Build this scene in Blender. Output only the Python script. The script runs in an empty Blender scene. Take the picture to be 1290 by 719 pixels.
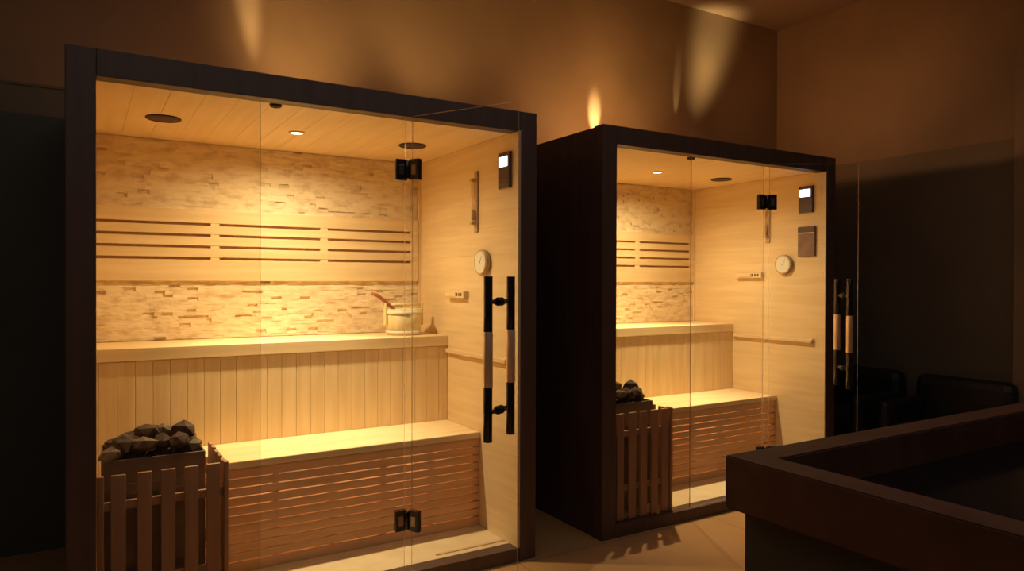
import bpy, bmesh, math, random
from mathutils import Vector, Matrix
R = math.radians
scene = bpy.context.scene
COL = scene.collection
OX, OY, STEP = -0.0485, 2.6723, 2.174       # first cabin's corner, distance to the second cabin

# ------------------------------------------------------------------ materials
def mat(name, base, rough=0.6, metal=0.0, spec=0.5):
    m = bpy.data.materials.new(name); m.use_nodes = True
    b = m.node_tree.nodes['Principled BSDF']
    b.inputs['Base Color'].default_value = (*base, 1)
    b.inputs['Roughness'].default_value = rough
    b.inputs['Metallic'].default_value = metal
    b.inputs['Specular IOR Level'].default_value = spec
    return m

def vary(m, c1, c2, scale=(1, 1, 1), noise=4.0, detail=4.0, bump=0.0, lo=0.35, hi=0.65, coords='Object', rough=None):
    nt = m.node_tree; b = nt.nodes['Principled BSDF']
    tc = nt.nodes.new('ShaderNodeTexCoord'); mp = nt.nodes.new('ShaderNodeMapping')
    nz = nt.nodes.new('ShaderNodeTexNoise'); rp = nt.nodes.new('ShaderNodeValToRGB')
    mp.inputs['Scale'].default_value = scale
    nz.inputs['Scale'].default_value = noise; nz.inputs['Detail'].default_value = detail
    rp.color_ramp.elements[0].position = lo; rp.color_ramp.elements[1].position = hi
    rp.color_ramp.elements[0].color = (*c1, 1); rp.color_ramp.elements[1].color = (*c2, 1)
    nt.links.new(tc.outputs[coords], mp.inputs['Vector']); nt.links.new(mp.outputs[0], nz.inputs['Vector'])
    nt.links.new(nz.outputs['Fac'], rp.inputs['Fac']); nt.links.new(rp.outputs[0], b.inputs['Base Color'])
    if bump:
        bp = nt.nodes.new('ShaderNodeBump'); bp.inputs['Strength'].default_value = bump; bp.inputs['Distance'].default_value = 0.01
        nt.links.new(nz.outputs['Fac'], bp.inputs['Height']); nt.links.new(bp.outputs[0], b.inputs['Normal'])
    return m

def wood(name, c1, c2, axis='x', rough=0.5):
    m = mat(name, c1, rough)
    s = {'x': (1.0, 14, 14), 'y': (14, 1.0, 14), 'z': (14, 14, 1.0)}[axis]
    return vary(m, c1, c2, s, 2.2, 5, 0.04)

HX1, HX2 = (0.78, 0.555, 0.29), (0.87, 0.64, 0.355)          # pale hemlock
M = {}
M['wood_x'] = wood('hemlock_grain_along_width', HX1, HX2, 'x')
M['wood_y'] = wood('hemlock_grain_along_depth', HX1, HX2, 'y')
M['wood_z'] = wood('hemlock_grain_upright', HX1, HX2, 'z')
M['slat'] = wood('hemlock_slats', (0.66, 0.36, 0.165), (0.76, 0.43, 0.21), 'x')
M['picket'] = wood('picket_wood', (0.40, 0.21, 0.12), (0.50, 0.27, 0.155), 'z')
M['ceil'] = wood('hemlock_ceiling_boards', (0.80, 0.57, 0.30), (0.87, 0.63, 0.345), 'y')
M['floorwood'] = vary(mat('cabin_floor_board', (0.8, 0.62, 0.4), 0.45), (0.64, 0.46, 0.26), (0.71, 0.53, 0.31), (2, 2, 2), 5, 5)
M['outer'] = vary(mat('dark_walnut_cladding', (0.03, 0.018, 0.012), 0.5), (0.075, 0.037, 0.025), (0.10, 0.050, 0.034), (10, 10, 1), 2, 4)
M['stone'] = vary(mat('cream_ledger_stone', (0.8, 0.65, 0.45), 0.85), (0.70, 0.50, 0.30), (0.88, 0.70, 0.45), (1, 1, 2.2), 13, 7, 1.0, 0.33, 0.52)
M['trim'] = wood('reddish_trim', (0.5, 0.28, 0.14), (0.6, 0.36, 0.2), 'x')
M['chrome'] = mat('dark_polished_chrome', (0.35, 0.30, 0.27), 0.18, 1.0)
M['blackmetal'] = mat('black_gloss_metal', (0.016, 0.010, 0.010), 0.16, 0.0, 0.8)
M['handlewood'] = vary(mat('copper_handle_sleeve', (0.95, 0.66, 0.4), 0.30, 0.55), (0.93, 0.62, 0.36), (0.98, 0.70, 0.44), (12, 12, 1), 3, 4)
M['gasket'] = mat('glass_seam_gasket', (0.32, 0.20, 0.11), 0.5)
M['steel'] = vary(mat('brushed_heater_steel', (0.3, 0.24, 0.2), 0.42, 0.85), (0.26, 0.20, 0.17), (0.34, 0.27, 0.23), (1, 12, 1), 6, 4)
M['steel_dark'] = mat('dark_heater_interior', (0.02, 0.018, 0.016), 0.6)
M['rock'] = vary(mat('heater_rock', (0.1, 0.08, 0.06), 0.9), (0.05, 0.030, 0.021), (0.15, 0.090, 0.058), (1, 1, 1), 22, 6, 0.5)
M['rockpale'] = vary(mat('pale_heater_rock', (0.2, 0.16, 0.12), 0.9), (0.14, 0.095, 0.065), (0.27, 0.19, 0.125), (1, 1, 1), 22, 6, 0.5)
M['speaker'] = vary(mat('speaker_grille', (0.07, 0.03, 0.02), 0.7), (0.05, 0.02, 0.014), (0.09, 0.04, 0.028), (1, 1, 1), 120, 2)
M['plate'] = mat('control_plate', (0.085, 0.045, 0.035), 0.3)
M['plate2'] = vary(mat('notice_plate', (0.22, 0.12, 0.08), 0.4), (0.20, 0.105, 0.07), (0.27, 0.15, 0.10), (1, 1, 1), 14, 3)
M['plate2_dark'] = mat('notice_plate_band', (0.12, 0.06, 0.04), 0.4)
M['dial'] = mat('thermometer_face', (0.85, 0.78, 0.62), 0.5)
M['rim'] = wood('thermometer_rim', (0.5, 0.32, 0.17), (0.6, 0.4, 0.22), 'y')
M['black'] = mat('black_mark', (0.01, 0.009, 0.008), 0.5)
M['bucket'] = vary(mat('pale_bucket_staves', (0.8, 0.66, 0.36), 0.5), (0.76, 0.6, 0.3), (0.86, 0.71, 0.4), (10, 10, 1), 4, 4)
M['ladle'] = mat('reddish_ladle_wood', (0.42, 0.13, 0.06), 0.45)
M['sand'] = mat('sand', (0.75, 0.6, 0.4), 0.9)
M['wall'] = vary(mat('warm_plaster', (0.42, 0.33, 0.25), 0.6), (0.18, 0.122, 0.068), (0.225, 0.150, 0.084), (1, 1, 1), 1.6, 6, 0.08)
M['ceiling'] = vary(mat('plaster_ceiling', (0.45, 0.36, 0.28), 0.7), (0.20, 0.135, 0.08), (0.23, 0.157, 0.095), (1, 1, 1), 2, 5)
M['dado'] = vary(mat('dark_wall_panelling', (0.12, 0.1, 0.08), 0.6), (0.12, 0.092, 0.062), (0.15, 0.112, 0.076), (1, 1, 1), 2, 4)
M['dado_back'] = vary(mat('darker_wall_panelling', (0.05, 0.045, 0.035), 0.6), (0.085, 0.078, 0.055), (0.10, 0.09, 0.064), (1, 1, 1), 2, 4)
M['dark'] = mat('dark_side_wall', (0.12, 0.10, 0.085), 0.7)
M['tub'] = vary(mat('dark_timber_rim', (0.09, 0.045, 0.03), 0.7, 0, .15), (0.075, 0.030, 0.017), (0.10, 0.040, 0.023), (2, 2, 2), 4, 4)
M['tubbase'] = mat('black_tub_base', (0.02, 0.02, 0.02), 0.6)
M['water'] = mat('dark_still_water', (0.006, 0.007, 0.008), 0.12)
M['leather'] = vary(mat('black_leather', (0.02, 0.018, 0.018), 0.55), (0.010, 0.009, 0.009), (0.016, 0.014, 0.013), (1, 1, 1), 30, 4)

def floor_mat():
    m = mat('large_stone_tiles', (0.3, 0.22, 0.15), 0.42)
    vary(m, (0.45, 0.225, 0.085), (0.52, 0.265, 0.105), (1, 1, 1), 2.2, 8, 0.03)
    nt = m.node_tree; b = nt.nodes['Principled BSDF']
    src = b.inputs['Base Color'].links[0].from_socket
    tc = nt.nodes.new('ShaderNodeTexCoord'); br = nt.nodes.new('ShaderNodeTexBrick')
    br.offset = 0; br.inputs['Scale'].default_value = 1; br.inputs['Brick Width'].default_value = 1.2; br.inputs['Row Height'].default_value = 1.2
    br.inputs['Mortar Size'].default_value = 0.004
    br.inputs['Color1'].default_value = br.inputs['Color2'].default_value = (1, 1, 1, 1); br.inputs['Mortar'].default_value = (0.7, 0.66, 0.62, 1)
    mx = nt.nodes.new('ShaderNodeMix'); mx.data_type = 'RGBA'; mx.blend_type = 'MULTIPLY'; mx.inputs[0].default_value = 1
    mp = nt.nodes.new('ShaderNodeMapping'); mp.inputs['Location'].default_value = (0.75, 0.95, 0)
    nt.links.new(tc.outputs['Object'], mp.inputs[0]); nt.links.new(mp.outputs[0], br.inputs['Vector'])
    nt.links.new(src, mx.inputs[6]); nt.links.new(br.outputs['Color'], mx.inputs[7]); nt.links.new(mx.outputs[2], b.inputs['Base Color'])
    return m
M['floor'] = floor_mat()

def glass(name, tint, gloss=1.0):
    m = bpy.data.materials.new(name); m.use_nodes = True; nt = m.node_tree; nt.nodes.clear()
    o = nt.nodes.new('ShaderNodeOutputMaterial'); t = nt.nodes.new('ShaderNodeBsdfTransparent'); g = nt.nodes.new('ShaderNodeBsdfGlossy')
    f = nt.nodes.new('ShaderNodeFresnel'); f.inputs['IOR'].default_value = 1.4; mx = nt.nodes.new('ShaderNodeMixShader')
    mt = nt.nodes.new('ShaderNodeMath'); mt.operation = 'MULTIPLY'; mt.inputs[1].default_value = gloss
    t.inputs[0].default_value = (*tint, 1); g.inputs['Roughness'].default_value = 0.02
    ge = nt.nodes.new('ShaderNodeNewGeometry'); iv = nt.nodes.new('ShaderNodeMath'); iv.operation = 'SUBTRACT'; iv.inputs[0].default_value = 1
    m2 = nt.nodes.new('ShaderNodeMath'); m2.operation = 'MULTIPLY'
    nt.links.new(ge.outputs['Backfacing'], iv.inputs[1]); nt.links.new(f.outputs[0], mt.inputs[0])
    nt.links.new(mt.outputs[0], m2.inputs[0]); nt.links.new(iv.outputs[0], m2.inputs[1]); nt.links.new(m2.outputs[0], mx.inputs[0]); nt.links.new(t.outputs[0], mx.inputs[1])
    nt.links.new(g.outputs[0], mx.inputs[2]); nt.links.new(mx.outputs[0], o.inputs[0])
    return m
M['glass_left'] = glass('tinted_glass', (0.94, 0.91, 0.86), 0.7)
M['glass'] = glass('clear_glass', (0.985, 0.98, 0.97), 0.7)
M['edge'] = mat('polished_glass_edge', (0.55, 0.40, 0.26), 0.3)
def half_clear(m, f):
    nt = m.node_tree; o = nt.nodes['Material Output']; b = nt.nodes['Principled BSDF']; t = nt.nodes.new('ShaderNodeBsdfTransparent'); x = nt.nodes.new('ShaderNodeMixShader')
    x.inputs[0].default_value = f; nt.links.new(t.outputs[0], x.inputs[1]); nt.links.new(b.outputs[0], x.inputs[2]); nt.links.new(x.outputs[0], o.inputs[0])
half_clear(M['edge'], .45)
M['bulb'] = glass('timer_glass', (0.9, 0.85, 0.75), 1.0)

def emit(name, col, s):
    m = bpy.data.materials.new(name); m.use_nodes = True; nt = m.node_tree; nt.nodes.clear()
    o = nt.nodes.new('ShaderNodeOutputMaterial'); e = nt.nodes.new('ShaderNodeEmission')
    e.inputs[0].default_value = (*col, 1); e.inputs[1].default_value = s; nt.links.new(e.outputs[0], o.inputs[0]); return m
M['lamp'] = emit('lit_downlight_lens', (1.0, 0.80, 0.50), 6)
M['screen'] = emit('lit_display', (0.72, 0.74, 1.0), 3.2)
M['led'] = emit('lit_led_strip', (1.0, 0.60, 0.27), 17)

# ------------------------------------------------------------------ mesh helpers
def nb(): return bmesh.new()
def bx(bm, x0, x1, y0, y1, z0, z1, bev=0.0, mi=0, mtx=None):
    t = bmesh.new()
    bmesh.ops.create_cube(t, size=1, matrix=Matrix.Translation(((x0+x1)/2, (y0+y1)/2, (z0+z1)/2)) @ Matrix.Diagonal((abs(x1-x0), abs(y1-y0), abs(z1-z0), 1)))
    if bev: bmesh.ops.bevel(t, geom=t.edges[:], offset=bev, segments=2, affect='EDGES', profile=0.5)
    for f in t.faces: f.material_index = mi
    if mtx: bmesh.ops.transform(t, matrix=mtx, verts=t.verts[:])
    me = bpy.data.meshes.new('t'); t.to_mesh(me); t.free(); bm.from_mesh(me); bpy.data.meshes.remove(me)
    return bm
def cyl(bm, p0, p1, r0, r1=None, seg=24, mi=0, bev=0.0):
    r1 = r0 if r1 is None else r1
    p0, p1 = Vector(p0), Vector(p1); d = p1-p0
    t = bmesh.new()
    bmesh.ops.create_cone(t, cap_ends=True, segments=seg, radius1=r0, radius2=r1, depth=d.length)
    if bev:
        ed = [e for e in t.edges if len(e.link_faces) == 2 and any(len(f.verts) > 4 for f in e.link_faces)]
        bmesh.ops.bevel(t, geom=ed, offset=bev, segments=2, affect='EDGES', profile=0.5)
    for f in t.faces:
        f.material_index = mi
        if len(f.verts) <= 4: f.smooth = True
    q = Vector((0, 0, 1)).rotation_difference(d.normalized())
    bmesh.ops.transform(t, matrix=Matrix.Translation((p0+p1)/2) @ q.to_matrix().to_4x4(), verts=t.verts[:])
    me = bpy.data.meshes.new('t'); t.to_mesh(me); t.free(); bm.from_mesh(me); bpy.data.meshes.remove(me)
    return bm
def lathe(bm, prof, c=(0, 0, 0), axis='z', seg=32, mi=0, closed=False):
    """prof: list of (radius, height)"""
    rings = []
    for r, h in prof:
        ring = []
        for i in range(seg):
            a = 2*math.pi*i/seg
            if axis == 'z': v = (r*math.cos(a), r*math.sin(a), h)
            elif axis == 'x': v = (h, r*math.cos(a), r*math.sin(a))
            else: v = (r*math.cos(a), h, r*math.sin(a))
            ring.append(bm.verts.new((v[0]+c[0], v[1]+c[1], v[2]+c[2])))
        rings.append(ring)
    n = len(rings)
    for k in range(n if closed else n-1):
        A, B = rings[k], rings[(k+1) % n]
        for i in range(seg):
            f = bm.faces.new((A[i], A[(i+1) % seg], B[(i+1) % seg], B[i])); f.smooth = True; f.material_index = mi
    if not closed:
        for rg in (rings[0], rings[-1]):
            f = bm.faces.new(rg); f.material_index = mi
    bmesh.ops.recalc_face_normals(bm, faces=bm.faces[:])
    return bm
def tube(bm, pts, r, seg=10, mi=0):
    pts = [Vector(p) for p in pts]; rings = []
    for i, p in enumerate(pts):
        d = (pts[min(i+1, len(pts)-1)]-pts[max(i-1, 0)]).normalized()
        u = d.orthogonal().normalized() if i == 0 else (u-d*u.dot(d)).normalized()
        w = d.cross(u); rr = r[i] if isinstance(r, (list, tuple)) else r
        rings.append([bm.verts.new(p+u*rr*math.cos(2*math.pi*k/seg)+w*rr*math.sin(2*math.pi*k/seg)) for k in range(seg)])
    for A, B in zip(rings, rings[1:]):
        for k in range(seg):
            f = bm.faces.new((A[k], A[(k+1) % seg], B[(k+1) % seg], B[k])); f.smooth = True; f.material_index = mi
    for rg in (rings[0][::-1], rings[-1]): bm.faces.new(rg).material_index = mi
    return bm
def obj(name, bm, mats, parent=None, loc=(0, 0, 0), rotz=0):
    me = bpy.data.meshes.new(name); bmesh.ops.recalc_face_normals(bm, faces=bm.faces[:]); bm.to_mesh(me); bm.free()
    for m in (mats if isinstance(mats, (list, tuple)) else [mats]): me.materials.append(M[m])
    o = bpy.data.objects.new(name, me); COL.objects.link(o); o.location = loc; o.rotation_euler = (0, 0, rotz)
    if parent: o.parent = parent
    return o
def tag(o, label, cat, group=None, kind=None):
    o['label'] = label; o['category'] = cat
    if group: o['group'] = group
    if kind: o['kind'] = kind
    return o
def thing(name, label, cat, loc=(0, 0, 0), rotz=0, group=None):
    o = bpy.data.objects.new(name, None); COL.objects.link(o); o.location = loc; o.rotation_euler = (0, 0, rotz)
    o.empty_display_size = 0.1
    return tag(o, label, cat, group)
def copy_tree(o, parent=None):
    c = o.copy(); COL.objects.link(c); c.parent = parent
    for ch in [k for k in bpy.data.objects if k.parent == o]: copy_tree(ch, c)
    return c
def shifted(root, label, dx=STEP, **kw):
    c = copy_tree(root); c.location = root.location + Vector((dx, 0, 0)); c['label'] = label
    return c
def struct(name, bm, m, loc=(0, 0, 0)):
    o = obj(name, bm, m, None, loc); o['kind'] = 'structure'; return o

# ------------------------------------------------------------------ the room
XR, YB, ZC = 4.935, 3.905, 3.327
XL, YF = -1.6, -2.2
b = nb(); bx(b, XL-.1, XR+.1, YF-.1, YB+.1, -.1, 0); struct('floor', b, 'floor')
b = nb(); bx(b, XL-.1, XR+.1, YF-.1, YB+.1, ZC, ZC+.1); struct('ceiling', b, 'ceiling')
b = nb(); bx(b, XL-.1, XR+.1, YB, YB+.1, 0, ZC); struct('wall_back', b, 'wall')
b = nb(); bx(b, XR, XR+.1, YF, YB, 0, ZC); struct('wall_right', b, 'wall')
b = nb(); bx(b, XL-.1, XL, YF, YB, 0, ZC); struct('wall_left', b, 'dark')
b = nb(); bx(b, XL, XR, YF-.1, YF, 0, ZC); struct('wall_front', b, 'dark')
ZD = 2.125
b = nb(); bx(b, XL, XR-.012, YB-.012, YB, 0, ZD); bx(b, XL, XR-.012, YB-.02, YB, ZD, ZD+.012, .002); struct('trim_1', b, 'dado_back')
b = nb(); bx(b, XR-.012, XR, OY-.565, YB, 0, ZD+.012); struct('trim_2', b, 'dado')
b = nb(); bx(b, XR-.10, XR, YF, OY-.570, 0, ZC-.001); struct('trim_3', b, 'wall')

# ------------------------------------------------------------------ sauna cabin (local frame: x width, y depth, z up)
W, D, H = 1.796, 1.175, 2.0
X0, X1 = .087, 1.70                 # interior
ZF, ZCL, YBK = .061, 1.915, 1.093
HING = 1.187
cab = thing('sauna_cabin', 'larger looking dark framed glass fronted sauna cabin on the left, with bucket inside', 'sauna', (OX, OY, 0), 0, 'glass fronted sauna cabins')
b = nb()
bx(b, 0, .0865, 0, .07, 0, H, .003); bx(b, 1.712, W, 0, .07, 0, H, .003)
bx(b, .0865, 1.712, 0, .07, 1.91, H, .003); bx(b, .0865, 1.712, 0, .07, 0, .06, .003)
obj('front_frame', b, 'outer', cab)
b = nb(); bx(b, 0.003, .03, .07, D, 0, H-.005, .002); obj('side_wall', b, 'outer', cab)
b = nb(); bx(b, W-.03, W-.003, .07, D, 0, H-.005, .002); obj('side_wall', b, 'outer', cab)
b = nb(); bx(b, .03, W-.03, D-.03, D, 0, H-.005, .002); obj('back_wall', b, 'outer', cab)
b = nb(); bx(b, .03, W-.03, .07, D-.03, 1.93, 1.95); obj('roof_panel', b, 'outer', cab)
def boards_h(x, side, z0, z1, pitch, y0, y1, off=0):
    bm = nb(); z = z0
    while z < z1-1e-4:
        zt = min(z+pitch, z1)
        a, c = (x, x+.012) if side > 0 else (x-.012, x)
        bx(bm, a, c, y0, y1, z+.0001, zt-.0001, .0007); z = zt
    return bm
obj('interior_panelling', boards_h(X1, 1, ZF, ZCL, .131, .0, YBK), 'wood_y', cab)
obj('interior_panelling', boards_h(X0, -1, ZF, ZCL, .131, .07, YBK), 'wood_y', cab)
b = nb(); bx(b, X0, X1, YBK, YBK+.02, ZF, ZCL); obj('interior_back_panel', b, 'wood_x', cab)
b = nb()
x = X0
while x < X1-1e-4:
    xt = min(x+.115, X1); bx(b, x+.0003, xt-.0003, .07, YBK, ZCL, ZCL+.014, .0008); x = xt
obj('interior_ceiling', b, 'ceil', cab)
b = nb(); bx(b, X0, X1, .0705, YBK, .02, ZF); 
obj('interior_floor', b, 'floorwood', cab)
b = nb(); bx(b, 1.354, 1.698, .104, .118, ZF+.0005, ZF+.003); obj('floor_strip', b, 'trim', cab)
b = nb(); bx(b, X1-.016, X1, YBK-.035, YBK-.012, .96, ZCL-.001, .002); obj('corner_trim', b, 'wood_z', cab)
# ledger stone panels
def ledger(x0, x1, z0, z1, seed):
    rnd = random.Random(seed); bm = nb(); z = z0
    bx(bm, x0, x1, YBK-.008, YBK-.0005, z0, z1)
    while z < z1-.004:
        h = min(rnd.uniform(.012, .024), z1-z); x = x0
        if z1-(z+h) < .008: h = z1-z
        while x < x1-.001:
            w = rnd.uniform(.025, .12); w = min(w, x1-x)
            if x1-(x+w) < .03: w = x1-x
            d = .0175+rnd.random()*.0028
            if rnd.random() < .13: d = .0105; w = min(w, .05) if x+.08 < x1 else w
            t = bmesh.new()
            bmesh.ops.create_cube(t, size=1, matrix=Matrix.Translation((x+w/2, YBK-d/2-.004, z+h/2)) @ Matrix.Diagonal((w, d, h, 1)))
            for v in t.verts:
                if v.co.y < YBK-.006: v.co.y += rnd.uniform(-.0012, .0012)
            me = bpy.data.meshes.new('t'); t.to_mesh(me); t.free(); bm.from_mesh(me); bpy.data.meshes.remove(me)
            x += w
        z += h
    return bm
obj('stone_panel', ledger(X0+.001, X1-.018, 1.588, ZCL-.002, 3), 'stone', cab)
obj('stone_panel', ledger(X0+.001, X1-.018, .962, 1.243, 8), 'stone', cab)
# slotted backrest panel
b = nb(); yf, yk = YBK-.040, YBK-.022
SL = [1.518, 1.464, 1.4085, 1.352]; sh = .0065
zz = [1.588]+[v for s in SL for v in (s+sh, s-sh)]+[1.243]
for k in range(5): bx(b, X0+.002, X1-.020, yf, yk, zz[2*k+1], zz[2*k], .0015)
br = obj('backrest', b, 'wood_x', cab)
b = nb(); bx(b, X0+.002, X1-.020, yk+.0005, YBK-.0005, 1.243, 1.588); obj('backing_board', b, 'trim', br)
for cx in (.604, 1.142, 1.655):
    for s in SL:
        b = nb(); bx(b, cx-.02, cx+.02 if cx < 1.6 else 1.679, yf+.002, yk+.0005, s-sh, s+sh); obj('spacer', b, 'wood_z', br)
# fixed glass
SEAM = .604
def pane(x0, x1, y0, y1, z0, z1, mi_e=1):
    bm = nb(); bx(bm, x0, x1, y0, y1, z0, z1)
    for f in bm.faces:
        n = f.normal
        f.material_index = 0 if abs(n.y) > .9 else 1
    return bm
b = pane(.0868, SEAM-.001, .020, .028, .0605, 1.9095); obj('glass_pane', b, ['glass_left', 'glass_left'], cab)
b = pane(SEAM+.001, HING-.016, .020, .028, .0605, 1.9095); obj('glass_pane', b, ['glass', 'edge'], cab)
b = nb(); bx(b, SEAM-.0006, SEAM+.0006, .020, .0215, .061, 1.909); obj('seam_gasket', b, 'gasket', cab)
b = nb(); bx(b, 1.7005, 1.7118, .0, .07, .0605, 1.9095, .001); obj('door_jamb', b, 'wood_z', cab)
# door, in its own frame: x along the leaf from the hinge
DW = .512
def make_door(ang):
    b = pane(.016, DW, -.004, .004, .068, 1.914)
    d = obj('door', b, ['glass', 'edge'], cab, (HING, .016, 0), -R(ang))
    for zc in (1.697, .272):
        b = nb()
        bx(b, .006, .056, -.011, .011, zc-.043, zc+.043, .003)
        bx(b, .020, .042, -.0125, -.010, zc-.020, zc+.020, .001, 1)
        cyl(b, (0, -.014, zc-.036), (0, -.014, zc+.036), .009, seg=16, bev=.001)
        bx(b, -.004, .006, -.018, -.008, zc-.030, zc+.030, .002)
        obj('hinge', b, ['blackmetal', 'chrome'], d)
    for s in (-1, 1):
        b = nb(); hx, hy = .845*DW, s*.082
        cyl(b, (hx, hy, .655), (hx, hy, .857), .0165, mi=0, bev=.002)
        cyl(b, (hx, hy, 1.06), (hx, hy, 1.265), .0165, mi=0, bev=.002)
        cyl(b, (hx, hy, .857), (hx, hy, 1.06), .0180, mi=1, bev=.001)
        for z in (.762, 1.17):
            cyl(b, (hx, s*.0045, z), (hx, hy, z), .0085, mi=0, seg=16)
            cyl(b, (hx, s*.0045, z), (hx, s*.016, z), .0165, mi=0, seg=20, bev=.002)
            cyl(b, (hx, s*.018, z), (hx, s*.026, z), .013, mi=0, seg=20, bev=.001)
        h = obj('door_handle', b, ['blackmetal', 'handlewood'], d)
    return d
door = make_door(61.5)
for zc in (1.697, .272):            # the half of each hinge that grips the fixed pane
    b = nb(); bx(b, HING-.058, HING-.010, .012, .036, zc-.043, zc+.043, .003)
    bx(b, HING-.046, HING-.024, .0105, .0125, zc-.020, zc+.020, .001, 1)
    obj('glass_clamp', b, ['blackmetal', 'chrome'], cab)
# wall batten
b = nb(); bx(b, X1-.022, X1-.0005, .079, .690, .872, .893, .003); cyl(b, (X1-.011, .082, .872), (X1-.011, .082, .900), .009, seg=12)
obj('wall_batten', b, 'wood_y', cab)

# ---- upper bench
GUB = 'upper sauna benches'; GLB = 'lower slatted sauna benches'
ub = thing('sauna_bench', 'pale upper bench carrying the bucket, above vertical boards, left cabin', 'bench', (OX, OY, 0), 0, GUB)
b = nb(); bx(b, X0+.001, 1.698, .700, YBK-.025, .905, .960, .003); obj('seat', b, 'wood_x', ub)
b = nb(); x = X0+.0165
bx(b, X0+.001, x-.0004, .709, .730, ZF, .9035)
while x < 1.697:
    xt = min(x+.0672, 1.698); bx(b, x+.0004, xt-.0004, .709, .730, ZF, .9035, .0022); x = xt
obj('front_panel', b, 'wood_z', ub)
# ---- lower bench
lb = thing('sauna_bench', 'low slatted bench behind the fixed glass of the left cabin', 'bench', (OX, OY, 0), 0, GLB)
def poly_prism(bm, pts, z0, z1, bev=0):
    t = bmesh.new()
    f = t.faces.new([t.verts.new((p[0], p[1], z0)) for p in pts])
    r = bmesh.ops.extrude_face_region(t, geom=[f]); bmesh.ops.translate(t, vec=(0, 0, z1-z0), verts=[v for v in r['geom'] if isinstance(v, bmesh.types.BMVert)])
    bmesh.ops.recalc_face_normals(t, faces=t.faces[:])
    if bev: bmesh.ops.bevel(t, geom=t.edges[:], offset=bev, segments=2, affect='EDGES')
    me = bpy.data.meshes.new('t'); t.to_mesh(me); t.free(); bm.from_mesh(me); bpy.data.meshes.remove(me)
b = nb(); poly_prism(b, [(.525, .343), (1.698, .343), (1.698, .708), (.44, .708), (.44, .50), (.525, .50)], .486, .514, .002)
obj('seat', b, 'wood_x', lb)
b = nb()
bx(b, .525, 1.698, .352, .370, .4455, .4855, .0015)
z = .4405
while z > .115:
    bx(b, .527, 1.698, .352, .370, z-.0320, z, .0015); z -= .0375
bx(b, .527, 1.698, .352, .370, ZF+.0005, z-.002 if z-.002 > ZF+.02 else ZF+.03, .0015)
obj('front_panel', b, 'slat', lb)
for x in (.535, .740, .978, 1.214, 1.450, 1.680):
    b = nb(); bx(b, x-.010, x+.010, .3705, .392, ZF+.001, .4855, .001); obj('batten', b, 'slat', lb)
b = nb(); bx(b, .56, 1.66, .66, .675, .470, .485); obj('light_strip', b, 'led', lb)

# ---- heater, guard and stones
ht = thing('sauna_heater', 'steel electric sauna heater behind the picket guard, left cabin', 'heater', (OX, OY, 0), 0, 'sauna heaters')
hx0, hx1, hy0, hy1, hz = .106, .432, .12, .42, .624
b = nb()
bx(b, hx0, hx1, hy0, hy0+.006, .085, hz, .001); bx(b, hx0, hx1, hy1-.006, hy1, .085, hz, .001)
bx(b, hx0, hx0+.006, hy0+.006, hy1-.006, .085, hz, .001); bx(b, hx1-.006, hx1, hy0+.006, hy1-.006, .085, hz, .001)
bx(b, hx0+.006, hx1-.006, hy0+.006, hy1-.006, .085, .095)
for z in (.50, .53): bx(b, hx0+.02, hx1-.02, hy0-.003, hy0+.001, z, z+.010, .001)
obj('casing', b, 'steel', ht)
b = nb(); bx(b, hx0+.007, hx1-.007, hy0+.007, hy1-.007, .54, .56); obj('stone_tray', b, 'steel_dark', ht)
for lx in (hx0+.03, hx1-.03):
    for ly in (hy0+.03, hy1-.03):
        b = nb(); bx(b, lx-.012, lx+.012, ly-.012, ly+.012, ZF, .085, .002); obj('leg', b, 'steel_dark', ht)

gd = thing('heater_guard', 'wooden picket guard with square topped slats around the heater, left cabin', 'guard', (OX, OY, 0), 0, 'picket heater guards')
GT = .592
def picket(x0, x1, y0, y1, zt, name='picket'):
    b = nb(); bx(b, x0, x1, y0, y1, ZF+.001, zt, .003); obj(name, b, 'picket', gd)
for xc in (.098, .150, .229, .302, .376, .448):
    w = .0225 if xc > .12 else .0105
    picket(xc-w, xc+w, .040, .054, GT)
picket(.483, .499, .040, .080, GT+.002)
for k, yc in enumerate((.115, .190, .265, .340, .415)):
    picket(.484, .498, yc-.0225, yc+.0225, GT-.004+.002*(k % 2))
for z in (.470, .20):
    b = nb(); bx(b, .0885, .482, .0545, .068, z, z+.030, .002); bx(b, .4695, .4835, .0685, .438, z, z+.030, .002); obj('rail', b, 'picket', gd)

def stone_mesh(seed):
    rnd = random.Random(seed); t = bmesh.new()
    bmesh.ops.create_icosphere(t, subdivisions=1, radius=1)
    for v in t.verts: v.co *= rnd.uniform(.72, 1.1)
    # slice a few flat facets
    for _ in range(5):
        n = Vector((rnd.gauss(0, 1), rnd.gauss(0, 1), rnd.gauss(0, 1))).normalized()
        dd = rnd.uniform(.55, .8)
        for v in t.verts:
            e = v.co.dot(n)
            if e > dd: v.co -= n*(e-dd)
    sub = bmesh.ops.subdivide_edges(t, edges=t.edges[:], cuts=1, use_grid_fill=True)
    for v in t.verts: v.co += Vector((rnd.uniform(-1, 1), rnd.uniform(-1, 1), rnd.uniform(-1, 1)))*.035
    return t
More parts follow.
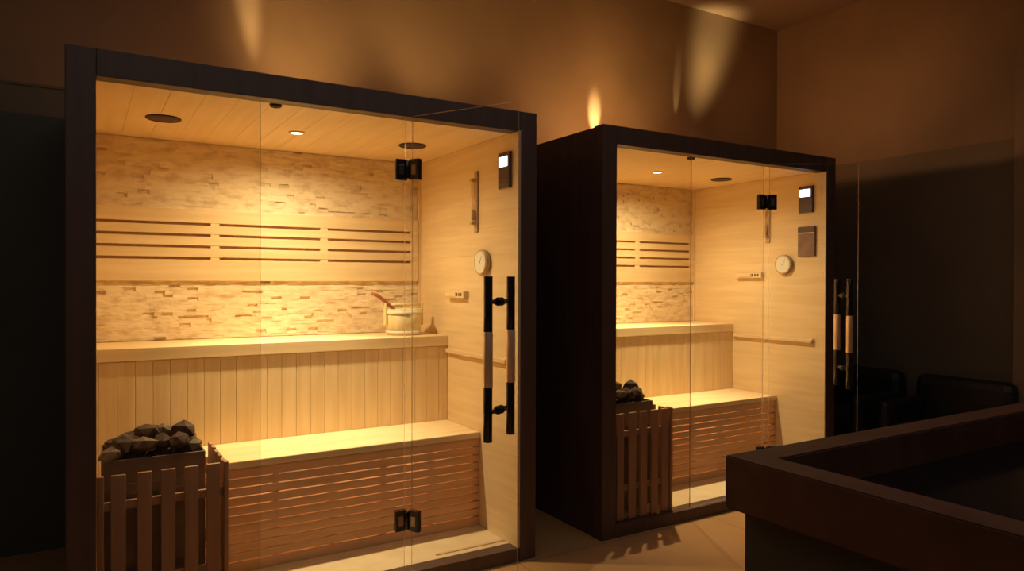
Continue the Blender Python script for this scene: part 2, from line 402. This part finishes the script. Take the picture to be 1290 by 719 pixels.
# x, y, z, sx, sy, sz, rot, material
ST = [(.135, .150, .640, .052, .045, .034, .2, 'rockpale'), (.175, .175, .672, .058, .050, .036, .5, 'rock'),
      (.232, .155, .662, .060, .045, .032, -.4, 'rockpale'), (.245, .215, .700, .056, .050, .034, .3, 'rock'),
      (.292, .172, .664, .042, .042, .034, 1.1, 'rock'), (.352, .158, .668, .048, .040, .036, .6, 'rock'),
      (.372, .228, .690, .056, .046, .040, -.3, 'rock'), (.405, .190, .640, .040, .040, .030, .1, 'rockpale'),
      (.308, .262, .690, .038, .035, .030, .9, 'rockpale'), (.150, .245, .655, .050, .050, .036, 0, 'rock'),
      (.205, .275, .665, .055, .050, .036, .7, 'rock'), (.270, .300, .668, .055, .050, .036, .2, 'rock'),
      (.335, .300, .662, .052, .050, .036, -.6, 'rock'), (.390, .285, .642, .042, .046, .034, .4, 'rock'),
      (.150, .345, .636, .048, .050, .034, .3, 'rock'), (.215, .360, .642, .054, .046, .034, 1.3, 'rockpale'),
      (.285, .370, .640, .052, .044, .034, .1, 'rock'), (.350, .365, .638, .052, .046, .034, .8, 'rock'),
      (.400, .350, .626, .036, .044, .032, .5, 'rock'), (.200, .205, .622, .06, .06, .034, .3, 'rock'), (.300, .215, .620, .06, .06, .034, 1., 'rock'),
      (.375, .235, .612, .045, .05, .034, .2, 'rock'), (.250, .290, .615, .07, .06, .034, .2, 'rock')]
DESC = ['low pale brown stone at the front left casing corner', 'dark stone second from the left along the front of the pile',
 'wide pale brown stone in the front middle of the pile', 'topmost dark stone left of centre in the pile', 'small dark stone in the front centre, right of the wide pale one',
 'dark stone near the front right of the pile, below the peak', 'largest dark stone forming the right hand peak of the pile', 'small low pale brown stone at the front right corner of the pile',
 'small pale brown stone between the two peaks of the pile', 'dark stone at the left edge of the pile, behind the corner stone', 'dark stone behind and left of the left peak',
 'dark stone behind the pale one between the peaks', 'dark stone behind the right hand peak', 'low dark stone at the right edge of the pile, midway back',
 'low dark stone at the rear left corner of the pile', 'pale brown stone at the rear, left of centre', 'low dark stone at the rear, right of centre',
 'low dark stone at the rear right of the pile', 'lowest dark stone in the rear right corner', 'buried dark stone under the left peak, just inside the casing front',
 'buried dark stone under the front centre stones', 'buried dark stone under the right hand peak', 'buried dark stone in the very middle of the heap']
def rel(i, where): return DESC[i]+f', {where} cabin heater'
stones = []
for i, (x, y, z, sx, sy, sz, rz, mm) in enumerate(ST):
    t = stone_mesh(100+i); bmesh.ops.transform(t, matrix=Matrix.Rotation(rz, 4, 'Z') @ Matrix.Rotation(.25*math.sin(i*2.1), 4, 'X') @ Matrix.Diagonal((sx, sy, sz, 1)), verts=t.verts[:])
    o = obj('heater_stone', t, mm, None, (OX+x, OY+y, z))
    tag(o, rel(i, 'left'), 'stone', 'stones on the left heater'); stones.append(o)

# ---- small fittings
WX = OX+X1
def wall_thing(name, label, cat, y, z, group=None): return thing(name, label, cat, (WX, OY+y, z), 0, group)
def make_panel(label, y, z):
    t = wall_thing('control_panel', label, 'control panel', y, z, 'lit sauna control panels')
    b = nb(); bx(b, -.016, -.0005, -.049, .049, -.082, .082, .003); obj('casing', b, 'plate', t)
    b = nb(); bx(b, -.0185, -.0158, -.036, .038, .016, .062, .001); obj('display', b, 'screen', t)
    b = nb()
    for k in range(3): bx(b, -.0180, -.0158, -.034+k*.026, -.016+k*.026, -.045, -.033, .001)
    bx(b, -.0180, -.0158, -.034, .036, -.066, -.060, .0008)
    obj('button', b, 'plate2_dark', t); return t
make_panel('lit control panel with bluish white display on the left cabin right wall', .106, 1.750)
make_panel('lit control panel with bluish white display in the right cabin, above brown plate', .130, 1.755)
bpy.context.view_layer.update()
# second one moves to the other cabin
[o for o in bpy.data.objects if o.get('label', '').startswith('lit control panel') and 'right cabin' in o['label']][0].location.x += STEP

t = thing('wall_plate', 'brown rectangular wall plate with dark top band under the right display', 'wall plate', (WX+STEP, OY+.124, 1.496))
b = nb(); bx(b, -.014, -.0005, -.060, .060, -.092, .092, .003); obj('plate', b, 'plate2', t)
b = nb(); bx(b, -.0165, -.0137, -.058, .058, .058, .088, .001); obj('top_band', b, 'plate2_dark', t)
b = nb(); bx(b, -.0165, -.0137, -.058, .058, .050, .055, .0008); obj('pale_line', b, 'wood_y', t)

def make_thermo(label, x, y, z):
    t = thing('thermometer', label, 'thermometer', (x, OY+y, z), 0, 'round wall thermometers')
    b = nb(); lathe(b, [(.058, -.0005), (.062, -.006), (.062, -.024), (.057, -.029), (.052, -.027)], axis='x', seg=40); obj('rim', b, 'rim', t)
    b = nb(); lathe(b, [(.052, -.0262), (.052, -.0285)], axis='x', seg=40); fc = obj('dial', b, 'dial', t)
    b = nb()
    cyl(b, (-.0305, 0, 0), (-.0285, 0, 0), .004, seg=12)
    for k in range(11):
        a = R(-30+k*24); bx(b, -.0292, -.0285, -.0006, .0006, .041, .048, 0, 0, Matrix.Rotation(a-R(90), 4, 'X'))
    bx(b, -.0300, -.0290, -.0010, .0010, -.008, .036, 0, 0, Matrix.Rotation(R(35), 4, 'X'))
    obj('needle', b, 'rim', fc); return t
make_thermo('round pale thermometer with wooden rim behind the left door handle', WX, .305, 1.336)
make_thermo('round pale thermometer with wooden rim in the right cabin', WX+STEP, .285, 1.357)

def make_timer(label, x, y, z):
    t = thing('sand_timer', label, 'sand timer', (x, OY+y, z), 0, 'sand timers on the cabin walls')
    b = nb(); bx(b, -.010, -.0005, -.016, .016, -.15, .15, .003); obj('backboard', b, 'rim', t)
    for s in (-1, 1):
        b = nb(); bx(b, -.036, -.010, -.012, .012, s*.105-.008, s*.105+.008, .003); obj('bracket', b, 'rim', t)
    b = nb(); lathe(b, [(.004, -.097), (.0095, -.088), (.0095, -.03), (.003, -.004), (.003, .004), (.0095, .03), (.0095, .088), (.004, .097)], c=(-.023, 0, 0), seg=20)
    g = obj('glass_bulbs', b, 'bulb', t)
    b = nb(); lathe(b, [(.003, -.092), (.0080, -.086), (.0080, -.045), (.002, -.038)], c=(-.023, 0, 0), seg=16); obj('sand', b, 'sand', g)
    return t
make_timer('slim upright sand timer on the left cabin side wall', WX, .385, 1.633)
make_timer('slim upright sand timer on the right cabin side wall, below the hinge', WX+STEP, .418, 1.650)

def make_vent(label, x, y, z, w):
    t = thing('air_vent', label, 'vent', (x, OY+y, z), 0, 'small wooden wall vents')
    b = nb(); bx(b, -.030, -.0005, -w/2, w/2, -.018, .018, .003); obj('casing', b, 'wood_y', t)
    b = nb(); bx(b, -.034, -.030, -w*.10, w*.42, -.010, .010, .001); s = obj('slider', b, 'wood_y', t)
    b = nb()
    for k in range(3): bx(b, -.0305, -.0298, -w*.40+k*w*.11, -w*.40+k*w*.11+w*.05, -.008, .008)
    obj('slot', b, 'black', t); return t
make_vent('small pale wooden sliding vent beside the bucket', WX, .575, 1.178, .205)
make_vent('small pale wooden sliding vent on the right cabin side wall', WX+STEP, .555, 1.290, .215)

def ceil_thing(name, label, cat, x, y, dx=0, group=None): return thing(name, label, cat, (OX+x+dx, OY+y, ZCL), 0, group)
def make_speaker(label, x, y, dx=0):
    t = ceil_thing('ceiling_speaker', label, 'speaker', x, y, dx, 'round ceiling speakers')
    b = nb(); lathe(b, [(.066, -.0005), (.068, -.004), (.064, -.007), (.058, -.007), (.058, -.0005)], seg=40); obj('bezel', b, 'speaker', t)
    b = nb(); lathe(b, [(.058, -.0008), (.058, -.0045), (.03, -.0055), (.004, -.0058)], seg=40); obj('grille', b, 'speaker', t)
make_speaker('round dark ceiling speaker at the left end of the left cabin', .334, .575)
make_speaker('round dark ceiling speaker above the door hinge of the left cabin', 1.440, .575)
make_speaker('round dark ceiling speaker in the right cabin, right of its downlight', 1.436, .575, STEP)
def make_down(label, dx=0):
    t = ceil_thing('downlight', label, 'ceiling light', .876, .573, dx, 'lit recessed downlights')
    b = nb(); lathe(b, [(.036, -.0005), (.036, -.004), (.030, -.006), (.026, -.004), (.026, -.0005)], seg=32); obj('bezel', b, 'wood_x', t)
    b = nb(); lathe(b, [(.0255, -.0006), (.0255, -.0040)], seg=32); obj('lens', b, 'lamp', t)
make_down('small lit round downlight in the left cabin ceiling'); make_down('small lit round downlight in the right cabin ceiling', STEP)
for dx, y, lab in ((0, .075, 'tiny dark oblong ceiling sensor near the glass of the left cabin'), (STEP, .075, 'tiny dark oblong ceiling sensor near the glass of the right cabin')):
    t = ceil_thing('ceiling_sensor', lab, 'sensor', .675, y+.02, dx, 'tiny ceiling sensors')
    b = nb(); lathe(b, [(.022, -.0005), (.022, -.008), (.018, -.012), (.006, -.013)], seg=24); obj('housing', b, 'speaker', t)
    b = nb(); lathe(b, [(.006, -.0125), (.006, -.015), (.002, -.016)], seg=12); obj('lens', b, 'black', t)

# bucket and ladle on the upper bench
bk = thing('sauna_bucket', 'pale yellow wooden water bucket on the upper bench', 'bucket', (OX+1.515, OY+.865, .9605))
b = nb(); n = 18
def ring(r, z): return [(r*math.cos(2*math.pi*k/n), r*math.sin(2*math.pi*k/n), z) for k in range(n)]
lathe(b, [(.088, 0), (.098, .138), (.088, .138), (.079, .012), (.002, .012), (.002, 0)], seg=36)
obj('staves', b, 'bucket', bk)
for z, r in ((.016, .0905), (.118, .0985)):
    b = nb(); lathe(b, [(r-.0015, z-.007), (r+.0025, z-.007), (r+.0030, z+.007), (r-.0008, z+.007)], seg=40, closed=True); obj('hoop', b, 'dial', bk)
for s in (-1, 1):
    b = nb(); bx(b, s*.1035-.005, s*.1035+.005, -.014, .014, .05, .170, .003); obj('ear', b, 'bucket', bk)
b = nb(); cyl(b, (-.0985, 0, .158), (.0985, 0, .158), .0075, seg=16); obj('handle', b, 'bucket', bk)
ld = thing('ladle', 'reddish wooden ladle leaning out of the bucket', 'ladle', (OX+1.445, OY+.86, 1.075))
b = nb(); tube(b, [(.045, 0, -.060), (.015, 0, .018), (-.03, 0, .058), (-.075, 0, .092), (-.110, 0, .108)], [.006, .008, .009, .010, .009], 12); obj('handle', b, 'ladle', ld)
b = nb(); lathe(b, [(.010, -.088), (.028, -.084), (.031, -.055), (.028, -.055), (.025, -.080), (.004, -.083)], c=(.060, 0, 0), seg=24); obj('bowl', b, 'ladle', ld)

# ------------------------------------------------------------------ the second cabin and its fittings are copies
cab2 = shifted(cab, 'smaller looking dark framed glass fronted sauna cabin on the right, beside dark tub')
for d in [o for o in bpy.data.objects if o.parent == cab2 and o.name.startswith('door') and not o.name.startswith('door_')]:
    d.rotation_euler = (0, 0, -R(33.1))
shifted(ub, 'pale empty upper bench of the right cabin')
shifted(lb, 'low slatted bench of the right cabin, partly behind the dark tub')
shifted(ht, 'steel electric sauna heater in the right cabin'); shifted(gd, 'wooden picket guard around the heater of the right cabin')
for i, o in enumerate(stones):
    c = copy_tree(o); c.location.x += STEP; c['label'] = rel(i, 'right'); c['group'] = 'stones on the right heater'

# ------------------------------------------------------------------ plunge tub in the foreground
TX, TY, TL, TW = 1.4185, 1.278, 2.6, 2.2      # far left corner, extents to the right and towards the viewer
tb = thing('plunge_tub', 'large dark rectangular plunge tub with brown rim in the foreground', 'tub', (TX, TY, 0))
def frame(bm, x0, x1, y0, y1, w, z0, z1, bev):
    t = bmesh.new()
    def loop(d, z): return [t.verts.new((x, y, z)) for x, y in ((x0+d, y0+d), (x1-d, y0+d), (x1-d, y1-d), (x0+d, y1-d))]
    L = [loop(0, z0), loop(0, z1), loop(w, z1), loop(w, z0)]
    for A, B in zip(L, L[1:]+L[:1]):
        for k in range(4): t.faces.new((A[k], A[(k+1) % 4], B[(k+1) % 4], B[k]))
    bmesh.ops.recalc_face_normals(t, faces=t.faces[:])
    ed = [e for e in t.edges if e.calc_face_angle(0) > .5]
    bmesh.ops.bevel(t, geom=ed, offset=bev, segments=2, affect='EDGES')
    me = bpy.data.meshes.new('t'); t.to_mesh(me); t.free(); bm.from_mesh(me); bpy.data.meshes.remove(me)
b = nb(); frame(b, 0, TL, -TW, 0, .095, .665, .80, .004); obj('rim', b, 'tub', tb)
b = nb(); frame(b, .035, TL-.035, -TW+.035, -.035, .06, 0, .6645, .003); obj('base', b, 'tubbase', tb)
b = nb(); bx(b, .0955, TL-.0955, -TW+.0955, -.0955, .55, .70, 0); obj('water', b, 'water', tb)

# ------------------------------------------------------------------ low dark armchairs by the right wall
def armchair(label, loc, rz):
    t = thing('lounge_chair', label, 'armchair', loc, rz, 'low dark lounge chairs by the right wall')
    b = nb(); bx(b, -.22, .26, -.26, .26, .14, .36, .05); obj('seat', b, 'leather', t)
    b = nb(); bx(b, .20, .32, -.30, .30, .14, .64, .055); obj('backrest', b, 'leather', t)
    for s in (-1, 1):
        b = nb(); bx(b, -.24, .24, s*.26-.05 if s > 0 else s*.26-.03, s*.26+.03 if s > 0 else s*.26+.05, .14, .50, .035); obj('armrest', b, 'leather', t)
    for sx in (-.18, .24):
        for sy in (-.22, .22):
            b = nb(); cyl(b, (sx, sy, 0), (sx, sy, .145), .012, .018, 12); obj('leg', b, 'blackmetal', t)
armchair('low black lounge chair by the right wall, nearer the viewer', (4.55, 2.36, 0), 0)
armchair('low black lounge chair by the right wall, nearer the sauna', (4.55, 3.05, 0), 0)

# ------------------------------------------------------------------ light
def lamp(name, typ, loc, energy, col, **kw):
    l = bpy.data.lights.new(name, typ); l.energy = energy; l.color = col
    aim = kw.pop('aim', None)
    for k, v in kw.items(): setattr(l, k, v)
    o = bpy.data.objects.new(name, l); COL.objects.link(o); o.location = loc
    if aim is not None: o.rotation_euler = (Vector(aim)-Vector(loc)).to_track_quat('-Z', 'Y').to_euler()
    return o
WARM = (1.0, 0.85, 0.50)
for dx in (0, STEP):
    cx, cy = OX+.876+dx, OY+.573
    lamp('downlight_beam', 'SPOT', (cx, cy, ZCL-.012), 101, WARM, spot_size=R(72), spot_blend=1, shadow_soft_size=.018, aim=(cx, cy, 0))
    lamp('downlight_spill', 'SPOT', (cx, cy, ZCL-.012), 49, WARM, spot_size=R(171), spot_blend=.92, shadow_soft_size=.018, aim=(cx, cy, 0))
    # light spilling from the open back of the fitting on the roof, onto wall and ceiling
    lamp('roof_spill', 'POINT', (cx, cy, 1.985), 8 if dx == 0 else 24, (1.0, .42, .14), shadow_soft_size=.03)
# spots added above the roofs to throw streaks and soft pools on the walls
def beam(p, a, e, size, soft=.004, blend=.9, col=(1.0, .72, .34)): lamp('added_wall_spot', 'SPOT', (OX+p[0], OY+p[1], p[2]), e, col, spot_size=R(size), spot_blend=blend, shadow_soft_size=soft, aim=(OX+a[0], OY+1.232, a[1]))
PC = (1.0, .58, .20)
beam((.86, 1.10, 2.02), (.79, 2.72), 110, 13, .03)
beam((3.07, 1.07, 2.03), (3.075, 2.39), 130, 18, .012)
beam((3.12, 1.14, 2.02), (3.13, 2.46), 10, 6)
beam((3.90, .85, 2.03), (4.20, 3.04), 210, 24, .11, 1)
beam((3.80, 1.12, 2.03), (3.85, 2.68), 45, 8)
beam((.95, .62, 2.0), (1.10, 2.62), 50, 72, .12, 1, PC)
beam((1.6, .62, 2.0), (1.90, 2.86), 42, 66, .12, 1, PC)
beam((3.0, .60, 2.0), (2.85, 2.58), 30, 76, .12, 1, PC)
beam((3.2, .60, 2.0), (3.40, 2.70), 26, 66, .12, 1, PC)
lamp('added_wall_spot', 'SPOT', (OX+3.6, OY+.5, 2.03), 22, (1.0, .44, .17), spot_size=R(88), spot_blend=1, shadow_soft_size=.04, aim=(XR, 3.3, 3.0))  # extra spot added over the second roof to brighten the right wall
w = bpy.data.worlds.new('World'); scene.world = w; w.use_nodes = True
w.node_tree.nodes['Background'].inputs[0].default_value = (.02, .02, .02, 1)
lamp('room_glow', 'AREA', (1.0, .2, 3.25), 20, (1.0, .96, .90), shape='RECTANGLE', size=4.6, size_y=3.4, aim=(1.0, .2, 0))  # unseen fill panel added overhead to lift the dark room

# ------------------------------------------------------------------ camera
cam = bpy.data.cameras.new('camera'); co = bpy.data.objects.new('camera', cam); COL.objects.link(co)
cam.sensor_width = 36; cam.lens = 892.63/1290*36; cam.clip_start = .02
yaw, pitch, roll = R(31.212), R(-.3815), R(.1766)
fw = Vector((math.sin(yaw), math.cos(yaw), 0)); rt = Vector((math.cos(yaw), -math.sin(yaw), 0)); up = Vector((0, 0, 1))
f2 = fw*math.cos(pitch)+up*math.sin(pitch); u2 = up*math.cos(pitch)-fw*math.sin(pitch)
r3 = rt*math.cos(roll)+u2*math.sin(roll); u3 = u2*math.cos(roll)-rt*math.sin(roll)
mt = Matrix((r3, u3, -f2)).transposed().to_4x4(); mt.translation = Vector((0, 0, 1.2484)); co.matrix_world = mt
scene.camera = co
scene.view_settings.view_transform = 'Standard'; scene.view_settings.look = 'None'
scene.view_settings.exposure = 0; scene.view_settings.gamma = 1; scene.view_settings.use_curve_mapping = False
